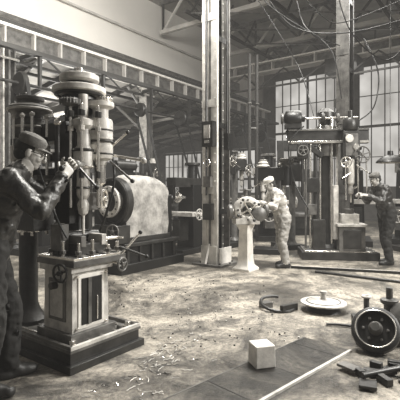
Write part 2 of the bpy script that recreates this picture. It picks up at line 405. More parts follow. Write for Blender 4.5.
def h_column(name,x,y,wu,wv,m,md,h=8.25,switch=True,m2=None):
    b=B(name); m2=m2 or m
    for s_ in(-1,1):
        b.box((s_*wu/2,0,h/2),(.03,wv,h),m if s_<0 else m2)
        b.box((s_*(wu/2-.045),-.04,h/2),(.07,.012,h),m2); b.box((s_*(wu/2-.045),.04,h/2),(.07,.012,h),m2)
    b.box((0,0,h/2),(wu,.016,h),md)
    b.box((-wu/2-.022,-wv/2+.05,h/2),(.014,.09,h),m); b.box((-wu/2-.022,wv/2-.05,h/2),(.014,.09,h),m)
    b.box((-wu/2-.018,0,h/2),(.006,.05,h),M_mid)
    k=.2
    while k<h:
        for s_ in(-1,1): b.sph((-wu/2-.03,s_*(wv/2-.05),k),.013,m,6)
        b.sph((-wu/2+.045,-.05,k),.012,m,6); b.sph((wu/2-.045,-.05,k),.012,m,6)
        k+=.17
    z=1.0
    while z<h:
        b.box((0,-wv/2+.02,z),(wu-.02,.012,.10),md); b.box((-wu/2-.034,0,z+.4),(.012,wv,.14),m); z+=1.6
    b.box((0,0,.02),(wu+.3,wv+.3,.04),M_mid)
    b.box((-wu/2-.05,0,.2),(.02,wv,.34),m); b.beam((-wu/2-.16,0,.05),(-wu/2-.02,0,.4),.02,.04,m); b.box((0,-wv/2-.03,.18),(wu,.02,.3),m)
    b.bolts((0,0,.04),(0,0,1),.3,8,.02,M_dark)
    if switch:
        b.box((-wu/2-.10,-.04,2.42),(.13,.24,.46),M_dark); b.box((-wu/2-.172,-.04,2.46),(.02,.13,.24),M_lt); b.box((-wu/2-.172,-.04,2.28),(.02,.1,.06),M_steel)
        b.cyl((-wu/2-.07,.04,2.6),(-wu/2-.07,.04,8.0),.022,M_dark,seg=8)
        b.cyl((-wu/2-.07,.04,2.2),(-wu/2-.07,.04,1.3),.018,M_dark,seg=8)
        b.box((.05,-wv/2-.06,2.3),(.16,.1,.3),M_blk); b.cyl((.05,-wv/2-.04,2.4),(.05,-wv/2-.04,6.2),.018,M_blk,seg=8)
        b.box((-wu/2-.08,.0,1.55),(.08,.16,.2),M_mid); b.torus((-wu/2-.12,0,1.9),(-1,0,.1),.07,.012,M_steel,14,6)
        b.box((-wu/2-.07,.0,1.0),(.07,.2,.3),M_dark)
    return b.finish((x,y,0),ROT)
h_column('steel_column',.31,7.95,.40,.34,M_col,M_blk,m2=M_mid)  # web and far flange coloured darker to imitate the shaded side
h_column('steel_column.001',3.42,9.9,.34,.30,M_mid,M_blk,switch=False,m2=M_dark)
for u in(11.5,15,18.5):
    b=B('roof_truss'); z0=7.1; z1=8.15
    b.box((u,1.7,z0),(.14,16.8,.14),M_beam); b.box((u,1.7,z1),(.12,16.8,.12),M_mid)
    for k in range(9):
        v=10-k*1.87; b.beam((u,v,z0),(u,v-.93,z1),.07,.07,M_beam if v>5 else M_beamd); b.beam((u,v-.93,z1),(u,v-1.87,z0),.07,.07,M_beamd); b.box((u,v,(z0+z1)/2),(.06,.06,z1-z0),M_beamd)
    b.finish(rz=ROT)
b=B('roof_bracing')
for v in(8,5.5,3,0.5):
    b.box((14.5,v,6.95),(8.5,.07,.1),M_beamd)
    for k in range(5): b.beam((10.5+k*1.7,v,6.95),(12.2+k*1.7,v-2.4,6.95),.05,.05,M_mid); b.beam((10.5+k*1.7,v,6.95),(11.35+k*1.7,v,8.1),.05,.05,M_beamd)
b.finish(rz=ROT)
b=B('overhead_crane_bridge')
W_=15.6; vc=2.1
b.box((15,vc,6.42),(.45,W_,.05),M_wht); b.box((15,vc,6.05),(.45,W_,.05),M_beam); b.box((15,vc,6.23),(.06,W_,.34),M_mid)
b.box((15,9.6,5.85),(1.6,.5,.35),M_mid)
for k in range(18): b.box((14.9,9-k*.85,6.23),(.3,.04,.33),M_beam)
b.box((14.4,vc,5.3),(.06,W_,.06),M_beamd)
for k in range(9): b.beam((14.4,9.4-k*1.7,5.3),(14.8,8.5-k*1.7,6.05),.05,.05,M_beamd); b.beam((14.8,8.5-k*1.7,6.05),(14.4,7.7-k*1.7,5.3),.05,.05,M_beamd)
b.box((15,4.6,5.75),(.9,1.1,.5),M_dark); b.cyl((15,4.6,5.5),(15,4.6,4.6),.02,M_blk); b.cyl((15.1,4.9,5.5),(15.1,4.9,4.6),.02,M_blk); b.box((15.05,4.75,4.5),(.25,.4,.3),M_dark); b.torus((15.05,4.75,4.15),(1,0,0),.14,.04,M_dark,16,8)
b.finish(rz=ROT)
b=B('jib_crane')
b.cyl((5.2,6.9,0),(5.2,6.9,6.2),.14,M_blk); b.lathe((5.2,6.9,0),(0,0,1),[(0,0),(.4,0),(.4,.06),(.2,.3),(0,.3)],M_blk)
b.beam((5.2,6.9,3.6),(2.55,7.3,5.9),.2,.34,M_blk); b.beam((5.2,6.9,4.15),(2.6,8.2,6.2),.1,.12,M_dark)
b.beam((5.2,6.9,5.9),(2.3,7.4,5.9),.16,.22,M_dark); b.beam((5.2,6.9,4.7),(3.4,6.6,6.0),.14,.3,M_blk)
b.finish()
b=B('overhead_cables')
b.curve([(1.3,9,5.75),(2.0,9,4.9),(3.1,8.8,4.7),(4.4,8.4,4.9)],.014,M_blk)
b.curve([(2.0,9,5.8),(2.6,9,5.15),(3.1,9,5.0),(4.4,8.6,5.4)],.012,M_blk)
b.curve([(2.3,10,5.9),(2.5,10,5.3),(2.95,9.4,4.5),(3.1,9.2,3.4)],.014,M_blk)
b.curve([(.75,8.2,5.9),(1.4,8.6,5.2),(2.6,9.2,4.75),(3.1,9.3,4.6)],.012,M_blk)
b.curve([(1.2,10,6.2),(1.9,10,5.1),(2.4,10,4.2),(2.6,9.6,3.1)],.012,M_blk)
b.curve([(2.6,8.4,5.9),(3.0,8.4,4.6),(3.7,8.4,4.0),(4.2,8.4,4.4)],.012,M_blk)
b.finish()

# ---------------- near drilling machine ----------------
b=B('multi_spindle_drilling_machine')
b.box((0,.26,.03),(.80,1.14,.06),M_dark); b.box((0,.26,.10),(.74,1.06,.10),M_dark)
b.box((0,.26,.16),(.76,1.09,.025),M_mid)
for k in range(5): b.box((-.28+k*.14,.26,.178),(.02,1.05,.012),M_steel)
b.box((-.36,.26,.185),(.03,1.08,.03),M_mid); b.box((.36,.26,.185),(.03,1.08,.03),M_mid); b.box((0,-.27,.185),(.75,.03,.03),M_lt)
for p in((-.3,-.2),(.3,-.2),(.3,.7),(-.3,.7)): b.cyl((p[0],p[1],.17),(p[0],p[1],.22),.025,M_steel,seg=6)
for q in((.25,-.05,.03),(.27,.1,.05),(.2,.35,.06),(.3,.3,.03),(.22,-.18,.025)): b.disc((q[0],q[1],.19),(0,0,1),q[2],.03,M_mid,16)
px,py=-.08,.03
b.box((px,py,.21),(.46,.46,.08),M_mid); b.box((px,py,.50),(.38,.38,.54),M_lt,taper=.97)
b.box((px,py,.76),(.43,.43,.05),M_lt)
b.box((px,py-.188,.49),(.27,.02,.44),M_wht); b.box((px,py-.197,.49),(.21,.015,.38),M_blk); b.box((px-.03,py-.205,.49),(.035,.02,.38),M_mid); b.box((px+.05,py-.205,.42),(.012,.02,.2),M_steel)
b.box((px-.19,py,.5),(.02,.22,.34),M_mid); b.box((px-.2,py,.5),(.012,.16,.28),M_lt)
for z in(.28,.7):
    for x in(-.15,.15): b.cyl((px+x,py-.19,z),(px+x,py-.215,z),.012,M_steel,seg=6)
b.cyl((px-.2,py,.62),(px-.26,py,.62),.03,M_dark)
b.box((-.02,.03,.81),(.56,.50,.05),M_mid); b.box((-.02,.03,.845),(.54,.48,.02),M_steel)
for k in range(4): b.box((-.2+k*.12,.03,.858),(.02,.46,.01),M_blk)
b.box((-.02,-.02,.90),(.26,.17,.09),M_dark); b.box((-.12,-.02,.97),(.05,.19,.09),M_mid); b.box((.1,-.02,.97),(.05,.19,.09),M_lt)
b.box((-.02,.14,.93),(.4,.1,.14),M_blk); b.cyl((-.2,.1,1.0),(.2,.1,1.0),.04,M_dark); b.box((-.2,.1,1.0),(.08,.14,.22),M_mid)
b.cyl((.12,-.02,.96),(.34,-.02,.96),.014,M_steel); b.knob((.34,-.1,.96),(.34,.07,.96),.009,M_steel,M_dark,.015)
for q in((-.2,-.15),(.2,-.17),(-.22,.18),(.2,.2),(.0,.2),(-.24,0),(.24,.02),(-.1,-.2),(.08,-.19)):
    hh=random.uniform(.08,.2); b.cyl((q[0],q[1],.85),(q[0],q[1],.85+hh),.014,M_steel,seg=8); b.cyl((q[0],q[1],.87),(q[0],q[1],.90),.028,M_mid,seg=6)
b.wheel((-.34,-.10,.74),(-1,-.2,0),.07,.010,M_dark,4,.02); b.cyl((-.34,-.10,.74),(-.2,-.05,.76),.015,M_steel)
b.wheel((.16,-.28,.76),(.1,-1,0),.055,.009,M_mid,4,.02); b.cyl((.16,-.28,.76),(.15,-.1,.78),.014,M_steel)
b.knob((.2,-.2,.9),(.40,-.34,.80),.011,M_dark,M_blk,.02); b.knob((.2,-.2,.82),(.36,-.3,1.02),.011,M_steel,M_blk,.02)
for cx,cy,zt in((.10,.30,2.2),(-.14,.66,2.1)):
    b.lathe((cx,cy,.16),(0,0,1),[(0,0),(.17,0),(.17,.05),(.11,.12),(.085,.2),(.085,zt-.16),(0,zt-.16)],M_dark,20)
    b.torus((cx,cy,1.2),(0,0,1),.09,.02,M_dark); b.torus((cx,cy,1.02),(0,0,1),.09,.012,M_steel)
b.box((-.02,.46,1.92),(.2,.66,.16),M_dark); b.box((-.02,.46,1.70),(.12,.5,.08),M_mid)
b.box((.05,.26,.7),(.16,.14,.2),M_dark)
b.box((.0,.42,1.35),(.1,.5,.5),M_blk); b.cyl((.1,.12,1.05),(.1,.12,1.6),.05,M_dark); b.box((.1,.12,1.3),(.16,.14,.16),M_mid); b.wheel((.2,.0,1.32),(.5,-1,0),.08,.010,M_steel,4,.02)
for z in(1.12,1.22,1.5): b.cyl((-.12,.3,z),(-.3,.3,z),.03,M_mid,seg=10)
hx,hy=-.05,-.02
b.box((0,.14,1.72),(.24,.30,.34),M_dark); b.box((-.02,.13,1.5),(.16,.24,.16),M_dark)
b.lathe((hx,hy,1.02),(0,0,1),[(0,0),(.012,0),(.014,.16),(.04,.18),(.05,.26),(.03,.30),(.045,.32),(.055,.34),(.055,.56),(.08,.58),(.085,.72),(.06,.76),(.06,.9),(.09,.93),(.09,.98),(.04,1.0),(.04,1.2),(0,1.2)],M_lt,20)
b.torus((hx,hy,1.60),(0,0,1),.082,.012,M_steel); b.torus((hx,hy,1.74),(0,0,1),.082,.014,M_dark); b.torus((hx,hy,1.42),(0,0,1),.056,.01,M_dark)
for q in((-.15,.02),(-.13,-.1),(.02,-.13)):
    b.cyl((q[0],q[1],1.25),(q[0],q[1],2.12),.012,M_steel,seg=8); b.cyl((q[0],q[1],1.5),(q[0],q[1],1.56),.022,M_dark,seg=8)
    b.cyl((q[0],q[1],1.9),(q[0],q[1],1.94),.025,M_lt,seg=8); b.cyl((q[0],q[1],2.02),(q[0],q[1],2.07),.03,M_dark,seg=8)
b.cyl((-.22,.1,1.3),(-.22,.1,1.95),.02,M_dark); b.sph((-.22,.1,1.97),.035,M_steel)
b.lathe((.14,-.02,1.62),(0,0,1),[(0,0),(.05,0),(.06,.04),(.105,.06),(.11,.09),(.11,.18),(.095,.19),(.095,.22),(.11,.23),(.11,.38),(.10,.41),(.07,.42),(.07,.5),(.12,.52),(.12,.56),(0,.56)],M_lt,24)
b.lathe((.14,-.02,1.30),(0,0,1),[(0,0),(.02,0),(.02,.14),(.045,.16),(.045,.32),(0,.32)],M_steel)
for z in(1.72,1.83,1.93): b.torus((.14,-.02,z),(0,0,1),.108,.009,M_dark)
tx,ty=.05,.16
b.cyl((tx,ty,1.9),(tx,ty,2.5),.035,M_steel)
b.lathe((tx,ty,2.06),(0,0,1),[(0,0),(.11,0),(.13,.03),(.13,.08),(.09,.1),(.09,.13),(.15,.14),(.15,.18),(0,.18)],M_dark,28)
b.lathe((tx,ty,2.26),(0,0,1),[(0,0),(.21,0),(.235,.012),(.235,.055),(.21,.066),(.10,.066),(.09,.10),(.15,.11),(.175,.12),(.175,.165),(.15,.175),(.05,.175),(.05,.21),(0,.21)],M_lt,32)
b.torus((tx,ty,2.255),(0,0,1),.2,.018,M_blk,32); b.torus((tx,ty,2.345),(0,0,1),.12,.016,M_blk,28)
b.gear((hx-.12,hy+.02,2.14),(0,0,1),.085,.05,M_mid,20); b.gear((.2,.0,2.22),(0,0,1),.075,.035,M_steel,20)
lx,ly=-.14,.64
b.lathe((lx,ly,1.66),(0,0,1),[(0,0),(.10,0),(.13,.04),(.13,.14),(.10,.16),(.10,.2),(.15,.22),(.15,.38),(.12,.40),(.12,.44),(.17,.45),(.19,.465),(.19,.505),(.17,.52),(.11,.54),(.11,.56),(.13,.57),(.13,.60),(0,.60)],M_mid,28)
b.torus((lx,ly,2.14),(0,0,1),.192,.012,M_lt,28); b.torus((lx,ly,1.98),(0,0,1),.152,.012,M_lt,28)
for q in((-.30,.5),(-.28,.38),(-.31,.62),(-.12,.4)):
    b.cyl((q[0],q[1],1.0),(q[0],q[1],2.05),.014,M_steel,seg=8); b.cyl((q[0],q[1],1.66),(q[0],q[1],1.8),.03,M_lt,seg=10); b.sph((q[0],q[1],2.06),.025,M_lt,8)
b.box((-.26,.46,1.83),(.12,.4,.06),M_dark)
b.box((-.25,.4,1.25),(.2,.3,.4),M_dark); b.wheel((-.38,.36,1.35),(-1,0,0),.12,.012,M_lt,5)
b.knob((.2,-.05,1.72),(.34,-.36,1.66),.012,M_steel,M_lt,.028); b.knob((.2,-.08,1.78),(.30,-.2,1.92),.01,M_steel,M_dark,.02)
b.knob((.18,-.1,1.66),(.30,-.26,1.48),.01,M_mid,M_dark,.022)
b.cyl((-.05,-.04,1.62),(-.25,-.19,1.60),.022,M_mid); b.sph((-.25,-.19,1.60),.04,M_mid)
b.cyl((-.25,-.19,1.60),(-.54,-.40,1.555),.013,M_steel,seg=10); b.sph((-.54,-.40,1.555),.022,M_blk)
b.knob((-.25,-.19,1.6),(-.18,-.35,1.42),.01,M_dark,M_blk,.02)
b.curve([(.1,.2,2.0),(.32,.1,1.85),(.34,.02,1.5),(.28,.1,1.1),(.25,.2,.9)],.012,M_blk)
b.curve([(-.3,.4,1.9),(-.34,.2,1.6),(-.28,.05,1.2),(-.2,.0,1.0)],.01,M_blk)
b.finish((-.99,3.66,0),ROT,bevel=.004)

# ---------------- casting / boring machine ----------------
b=B('horizontal_boring_machine')
b.box((0,.1,.08),(1.65,1.05,.16),M_blk); b.box((0,.1,.3),(1.4,.85,.34),M_blk); b.box((0,-.05,.47),(1.45,.7,.06),M_dark)
for k in range(5): b.box((-.6+k*.3,-.34,.3),(.05,.05,.3),M_dark)
i=b.mi(M_canvas)
N=14; W=.5; H0=.5; H1=1.50
sec=[(-W/2,H0+(H1-H0)*q/6) for q in range(7)]+[(-W/2*math.cos(math.pi*k/N),H1+.16*math.sin(math.pi*k/N)) for k in range(1,N)]+[(W/2,H1),(W/2,H0)]
xs=[(-.60+1.10*q/22,1-.16*abs((q-10)/12.0)**5) for q in range(23)]
def crump(x,y,z): 
    return .022*noise.noise(Vector((x*5,y*3,z*4)))+.010*noise.noise(Vector((x*14,y*6,z*12)))
rings=[[b.bm.verts.new((x+.02*math.sin(z*9),y*(.97+.03*f)-.05+crump(x,y,z),H0+(z-H0)*f+(crump(z,x,y) if z>H0 else 0))) for y,z in sec] for x,f in xs]
for A,C in zip(rings,rings[1:]):
    for k in range(len(sec)): k2=(k+1)%len(sec); b.face([A[k],A[k2],C[k2],C[k]],i)
b.face(rings[0],i); b.face(rings[-1][::-1],i)
b.box((-.03,-.31,.55),(1.1,.03,.08),M_dark)
b.lathe((-.60,-.05,1.2),(-1,0,0),[(0,0),(.2,0),(.2,.12),(.27,.13),(.27,.18),(.19,.19),(.17,.12),(0,.10)],M_lt,32)
b.lathe((-.68,-.05,1.2),(-1,0,0),[(0,0),(.165,0),(.165,.05),(.05,.05),(.04,.14),(0,.14)],M_blk,24)
b.bolts((-.78,-.05,1.2),(-1,0,0),.23,12,.016,M_dark)
b.lathe((-.56,-.05,1.2),(-1,0,0),[(0,0),(.40,0),(.42,.02),(.42,.14),(.40,.16),(.37,.16),(.36,.06),(0,.06)],M_dark,40)
b.box((-.72,-.1,.66),(.3,.55,.3),M_dark); b.wheel((-.9,-.3,.72),(-1,-.3,0),.11,.012,M_mid,5)
b.curve([(-.75,.25,1.5),(-.85,.35,1.2),(-.9,.3,.7),(-.8,.1,.3)],.03,M_blk)
b.cyl((.3,.4,.5),(.3,.4,1.75),.1,M_dark); b.box((-.2,.42,1.3),(.7,.3,1.2),M_blk); b.cyl((-.3,.3,1.86),(.2,.3,1.86),.09,M_dark)
b.box((.6,-.05,.9),(.14,.4,.8),M_blk); b.cyl((.66,-.05,1.2),(.83,-.05,1.2),.12,M_dark); b.wheel((.83,-.1,.8),(.6,-.8,0),.13,.014,M_mid,5)
b.finish((-1.14,7.75,0),ROT,bevel=.006)

# ---------------- generic machines ----------------
def lathe_machine(name,x,y,rz,k=1.0,m=M_dark,m2=M_mid):
    b=B(name)
    for q in(-.8,.8): b.box((q,0,.35),(.35,.45,.7),m,taper=.85); b.box((q,0,.03),(.45,.55,.06),m)
    b.box((0,0,.78),(2.2,.38,.16),m2); b.box((0,-.12,.87),(2.1,.05,.03),M_steel); b.box((0,.12,.87),(2.1,.05,.03),M_steel)
    b.box((-.8,0,1.05),(.5,.4,.4),m); b.lathe((-.55,0,1.12),(1,0,0),[(0,0),(.16,0),(.17,.03),(.17,.1),(.1,.11),(.1,.2),(0,.2)],M_steel,20)
    for j,r in enumerate((.2,.16,.12)): b.disc((-.95+j*.09,0,1.4),(1,0,0),r,.08,m2)
    b.box((.85,0,1.0),(.28,.28,.28),m); b.cyl((.5,0,1.12),(.9,0,1.12),.05,M_steel); b.wheel((1.03,0,1.12),(1,0,0),.12,.014,M_steel,4)
    b.box((.1,-.05,.93),(.35,.55,.1),m2); b.box((.1,-.05,1.02),(.15,.15,.1),m); b.wheel((.1,-.36,.8),(0,-1,0),.1,.012,M_steel,4)
    b.cyl((-.35,0,1.12),(.5,0,1.12),.06,M_lt); b.cyl((-.9,-.22,.72),(.9,-.22,.72),.018,M_steel)
    return b.finish((x,y,0),rz,bevel=.008)
def drill_press(name,x,y,rz,h=2.2,m=M_dark,m2=M_mid):
    b=B(name)
    b.box((0,0,.06),(.7,.5,.12),m); b.lathe((-.2,0,.12),(0,0,1),[(0,0),(.14,0),(.1,.06),(.075,.1),(.075,h-.3),(0,h-.3)],m2)
    b.box((0,0,.85),(.1,.1,.12),m); b.disc((.15,0,.92),(0,0,1),.2,.05,M_steel); b.box((-.05,0,.87),(.3,.12,.1),m)
    b.box((-.02,0,h-.25),(.55,.22,.28),m); b.lathe((.15,0,h-.95),(0,0,1),[(0,0),(.012,0),(.015,.14),(.04,.16),(.04,.26),(.03,.3),(.06,.32),(.06,.6),(0,.6)],M_lt,16)
    b.lathe((.15,0,h-.1),(0,0,1),[(0,0),(.14,0),(.15,.03),(.11,.06),(.12,.1),(.08,.13),(.09,.17),(0,.17)],M_lt,20)
    b.lathe((-.35,0,h-.1),(0,0,1),[(0,0),(.1,0),(.1,.05),(.13,.07),(.13,.12),(.17,.14),(.17,.18),(0,.18)],m2,20)
    b.cyl((-.35,0,h-.5),(-.35,0,h-.1),.12,m); b.wheel((.15,-.2,h-.4),(0,-1,0),.13,.012,M_steel,4); b.cyl((.15,-.2,h-.4),(.15,0,h-.4),.02,m)
    b.knob((.15,-.2,h-.4),(.4,-.25,h-.55),.01,M_steel,M_blk)
    return b.finish((x,y,0),rz,bevel=.006)
def milling(name,x,y,rz,m=M_dark,m2=M_mid,s=1.0):
    b=B(name)
    b.box((0,0,.06*s),(1.1*s,.75*s,.12*s),m); b.box((.25*s,0,.85*s),(.45*s,.5*s,1.5*s),m,taper=.85); b.box((0,0,1.65*s),(1.0*s,.28*s,.22*s),m2)
    b.box((-.25*s,0,.55*s),(.35*s,.35*s,.5*s),m2); b.box((-.22*s,0,.92*s),(.4*s,1.1*s,.09*s),M_lt); b.cyl((.0,0,1.3*s),(-.5*s,0,1.3*s),.04*s,M_steel); b.gear((-.25*s,0,1.3*s),(1,0,0),.12*s,.06*s,M_steel,18)
    b.box((-.48*s,0,1.42*s),(.08*s,.16*s,.34*s),m); b.wheel((-.22*s,-.6*s,.92*s),(0,-1,0),.12*s,.014*s,M_lt,5); b.wheel((-.5*s,.1,.6*s),(-1,0,0),.13*s,.014*s,M_lt,4)
    b.disc((.55*s,0,1.4*s),(1,0,0),.24*s,.12*s,m2); b.disc((.65*s,0,1.4*s),(1,0,0),.17*s,.1*s,M_lt)
    b.cyl((.3*s,0,1.7*s),(.3*s,0,2.1*s),.12*s,m); b.disc((.3*s,0,2.1*s),(0,0,1),.2*s,.07*s,m2)
    return b.finish((x,y,0),rz,bevel=.008)
milling('milling_machine',-.35,9.5,ROT,M_blk,M_dark,.95)
lathe_machine('engine_lathe',-2.0,11.8,ROT,m=M_blk)
lathe_machine('engine_lathe.001',.5,13.0,ROT-1.57,m2=M_dark)
drill_press('drill_press',1.0,10.9,ROT,2.3)
milling('milling_machine.001',2.0,12.0,ROT+.6,M_blk,M_mid,1.15)
drill_press('drill_press.001',2.1,10.1,ROT+1,2.1)
drill_press('drill_press.002',-4.4,7.6,ROT,2.3)
milling('milling_machine.002',-3.8,9.6,ROT,M_blk,M_mid,1.1)
drill_press('drill_press.003',-2.5,9.6,ROT,2.4)
milling('milling_machine.003',-3.2,13,ROT,M_dark,M_lt,1.0)
lathe_machine('engine_lathe.002',-.8,16.2,ROT)
milling('milling_machine.004',.8,15.4,ROT,M_dark,M_mid,1.1)
drill_press('drill_press.004',4.75,9.5,ROT+.8,2.3)
milling('milling_machine.005',5.5,11.2,ROT,M_blk,M_mid,1.2)
drill_press('drill_press.005',4.9,14.2,ROT,2.7)
drill_press('drill_press.006',-1.7,14.2,ROT,2.4)
milling('milling_machine.006',2.4,15.6,ROT,M_dark,M_lt,1.25)
drill_press('drill_press.007',1.55,9.3,ROT+2,2.0,M_blk)
milling('milling_machine.007',4.0,11.0,ROT+.3,M_blk,M_dark,1.2)
drill_press('drill_press.008',.55,10.2,ROT,2.5,M_blk,M_dark)
def vmill(name,x,y,rz,h):
    b=B(name)
    b.box((0,0,.1),(1.6,1.2,.2),M_blk); b.disc((0,-.2,.62),(0,0,1),.5,.12,M_mid); b.cyl((0,-.2,.2),(0,-.2,.6),.46,M_dark,seg=28)
    for s_ in(-1,1): b.box((s_*.68,.15,h/2),(.24,.5,h),M_dark,taper=.9)
    b.box((0,.15,h-.15),(1.6,.4,.32),M_dark); b.box((0,-.12,h*.62),(1.55,.2,.28),M_mid); b.box((.1,-.26,h*.62),(.3,.14,.42),M_dark); b.cyl((.1,-.28,h*.62-.7),(.1,-.28,h*.62+.6),.06,M_steel)
    b.cyl((-.5,.1,h+.12),(.5,.1,h+.12),.05,M_steel); b.disc((.55,.1,h+.12),(1,0,0),.25,.12,M_mid); b.box((-.3,.15,h+.12),(.35,.3,.28),M_blk)
    b.wheel((.85,-.1,1.1),(1,0,0),.14,.014,M_lt,5)
    return b.finish((x,y,0),rz,bevel=.01)
vmill('vertical_boring_mill',3.3,13.6,-.2,3.0)
vmill('vertical_boring_mill.001',6.9,11.4,-.5,2.9)
b=B('pipe_run')
for x,y,h in((1.6,13.6,5.8),(1.85,13.7,5.8)):
    b.cyl((x,y,0),(x,y,h),.055,M_beamd,seg=10); b.torus((x,y,2.2),(0,0,1),.06,.03,M_mid,14,6); b.torus((x,y,4.2),(0,0,1),.06,.03,M_mid,14,6)
b.cyl((1.6,13.6,3.4),(1.85,13.7,3.4),.05,M_mid,seg=10)
b.finish()
b=B('overhead_line_shaft')
b.cyl((1,9.2,3.9),(19,9.2,3.9),.04,M_dark)
for k in range(9):
    u=1.5+k*2; r=.16+.06*(k%3); b.disc((u,9.2,3.9),(1,0,0),r,.14,M_dark); b.box((u+.5,9.2,4.3),(.06,.1,.85),M_dark)
    b.beam((u,9.2-r,3.9),(u,8.3,1.5),.1,.012,M_blk); b.beam((u,9.2+r,3.9),(u,8.6,1.5),.1,.012,M_blk)
b.box((10,9.2,4.7),(18.5,.16,.1),M_beamd)
for k in range(9): b.box((1.5+k*2.2,9.5,4.7),(.1,.7,.1),M_beamd)
b.finish(rz=ROT)

# ---------------- middle threading machine ----------------
b=B('pedestal_grinder')
b.lathe((0,0,0),(0,0,1),[(0,0),(.24,0),(.24,.04),(.16,.10),(.14,.2),(.12,.7),(.15,.76),(.17,.80),(0,.80)],M_wht,4)
b.box((0,0,.86),(.42,.34,.10),M_lt)
b.lathe((0,.16,1.06),(0,-1,0),[(0,0),(.17,0),(.2,.02),(.2,.1),(.16,.12),(.16,.2),(.22,.22),(.23,.24),(.23,.3),(.20,.32),(.13,.32),(.11,.26),(0,.26)],M_lt,28)
b.bolts((0,-.16,1.06),(0,-1,0),.17,8,.018,M_dark)
b.disc((0,-.12,1.06),(0,-1,0),.08,.06,M_blk); b.cyl((0,-.1,1.06),(0,-.3,1.06),.03,M_steel)
for a in(.5,2.1,3.6,5.2): b.knob((.0,-.2,1.06),(.20*math.cos(a),-.24,1.06+.20*math.sin(a)),.012,M_steel,M_dark,.028)
b.cyl((-.28,0,1.02),(.38,0,1.02),.05,M_lt); b.disc((-.28,0,1.02),(1,0,0),.13,.07,M_mid); b.disc((.36,0,1.04),(1,0,0),.12,.06,M_mid)
b.lathe((.2,-.04,.98),(0,-1,0),[(0,0),(.12,0),(.13,.02),(.13,.12),(.05,.16),(0,.16)],M_mid,20)
b.cyl((0,0,1.26),(0,0,1.40),.035,M_mid); b.wheel((0,0,1.40),(0,0,1),.10,.012,M_mid,5)
b.knob((.2,-.1,1.1),(.42,-.2,1.22),.012,M_steel,M_dark,.025)
b.finish((.80,7.35,0),.12,bevel=.005)

# ---------------- radial drill ----------------
b=B('radial_drill')
b.box((.1,0,.08),(1.5,.85,.16),M_dark); b.box((.1,0,.17),(1.4,.78,.03),M_steel)
for k in range(4): b.box((.1,-.3+k*.2,.19),(1.36,.03,.012),M_blk)
b.lathe((-.1,.1,.16),(0,0,1),[(0,0),(.3,0),(.3,.05),(.2,.12),(.17,.3),(.15,.4),(.15,2.75),(.2,2.76),(.2,2.86),(.1,2.95),(0,2.95)],M_dark,24)
b.cyl((-.02,-.12,.3),(-.02,-.12,2.9),.03,M_steel); b.cyl((-.24,-.06,.3),(-.24,-.06,2.8),.022,M_steel)
b.cyl((.1,-.06,.3),(.1,-.06,2.85),.02,M_lt)
b.lathe((-.1,.1,2.1),(0,0,1),[(0,0),(.21,0),(.22,.03),(.22,.6),(.2,.64),(0,.64)],M_mid,24)
b.box((-.1,-.12,2.5),(1.6,.14,.30),M_dark); b.box((-.1,-.2,2.63),(1.6,.04,.04),M_mid); b.box((-.1,-.2,2.38),(1.6,.04,.05),M_steel)
b.beam((-.95,-.12,2.62),(-.2,-.12,2.1),.1,.1,M_dark)
b.lathe((-.98,-.12,2.88),(1,0,0),[(0,0),(.08,0),(.15,.03),(.17,.06),(.17,.30),(.15,.34),(.07,.36),(.07,.42),(0,.42)],M_blk,20)
b.box((-.8,-.12,2.72),(.34,.24,.10),M_dark); b.disc((-1.02,-.12,2.88),(1,0,0),.11,.05,M_mid); b.cyl((-.55,-.12,2.88),(.5,-.12,2.88),.022,M_steel)
b.disc((-.2,-.12,2.88),(1,0,0),.11,.07,M_dark); b.disc((.1,-.12,2.88),(1,0,0),.09,.06,M_mid)
b.box((-.62,-.2,2.2),(.2,.18,.32),M_dark); b.cyl((-.62,-.22,1.2),(-.62,-.22,2.1),.03,M_dark); b.cyl((-.55,-.2,.2),(-.55,-.2,2.4),.022,M_mid); b.cyl((-.45,-.15,.2),(-.45,-.15,2.4),.022,M_steel)
b.wheel((-.62,-.33,2.2),(0,-1,0),.10,.011,M_mid,5)
b.cyl((-.34,-.1,.2),(-.34,-.1,2.3),.045,M_dark); b.box((-.4,-.12,1.5),(.26,.16,.3),M_dark); b.box((-.42,-.12,1.0),(.18,.16,.22),M_mid)
b.box((.32,-.24,2.3),(.32,.26,.56),M_dark); b.box((.32,-.38,2.3),(.24,.04,.44),M_mid); b.disc((.27,-.41,2.42),(0,-1,0),.08,.04,M_lt); b.disc((.4,-.41,2.25),(0,-1,0),.06,.04,M_steel)
b.box((.30,-.2,1.75),(.2,.2,.5),M_dark)
b.lathe((.32,-.30,1.15),(0,0,1),[(0,0),(.015,0),(.018,.16),(.05,.18),(.05,.3),(.035,.33),(.05,.36),(.07,.38),(.07,.88),(0,.88)],M_lt,20)
b.lathe((.32,-.26,2.6),(0,0,1),[(0,0),(.13,0),(.15,.04),(.15,.2),(.12,.24),(.05,.25),(.05,.4),(0,.4)],M_dark,20)
b.wheel((.52,-.4,2.1),(.3,-1,0),.16,.014,M_mid,6); b.wheel((.2,-.45,1.95),(0,-1,0),.10,.012,M_steel,4); b.cyl((.2,-.45,1.95),(.2,-.2,1.98),.02,M_mid); b.cyl((.52,-.4,2.1),(.45,-.2,2.12),.02,M_mid)
for q in(-.06,.06,.14): b.cyl((.32+q*2,-.42,1.2),(.32+q*2,-.36,2.05),.014,M_steel,seg=8)
b.knob((.4,-.4,1.9),(.62,-.55,1.72),.012,M_steel,M_blk); b.knob((.3,-.42,1.75),(.1,-.5,1.62),.012,M_steel,M_blk)
b.box((.32,-.22,.43),(.5,.42,.5),M_mid); b.box((.32,-.44,.43),(.34,.02,.36),M_dark); b.box((.32,-.22,.70),(.58,.5,.05),M_lt); b.box((.3,-.22,.82),(.34,.26,.2),M_lt); b.cyl((.3,-.22,.92),(.3,-.22,1.02),.1,M_mid)
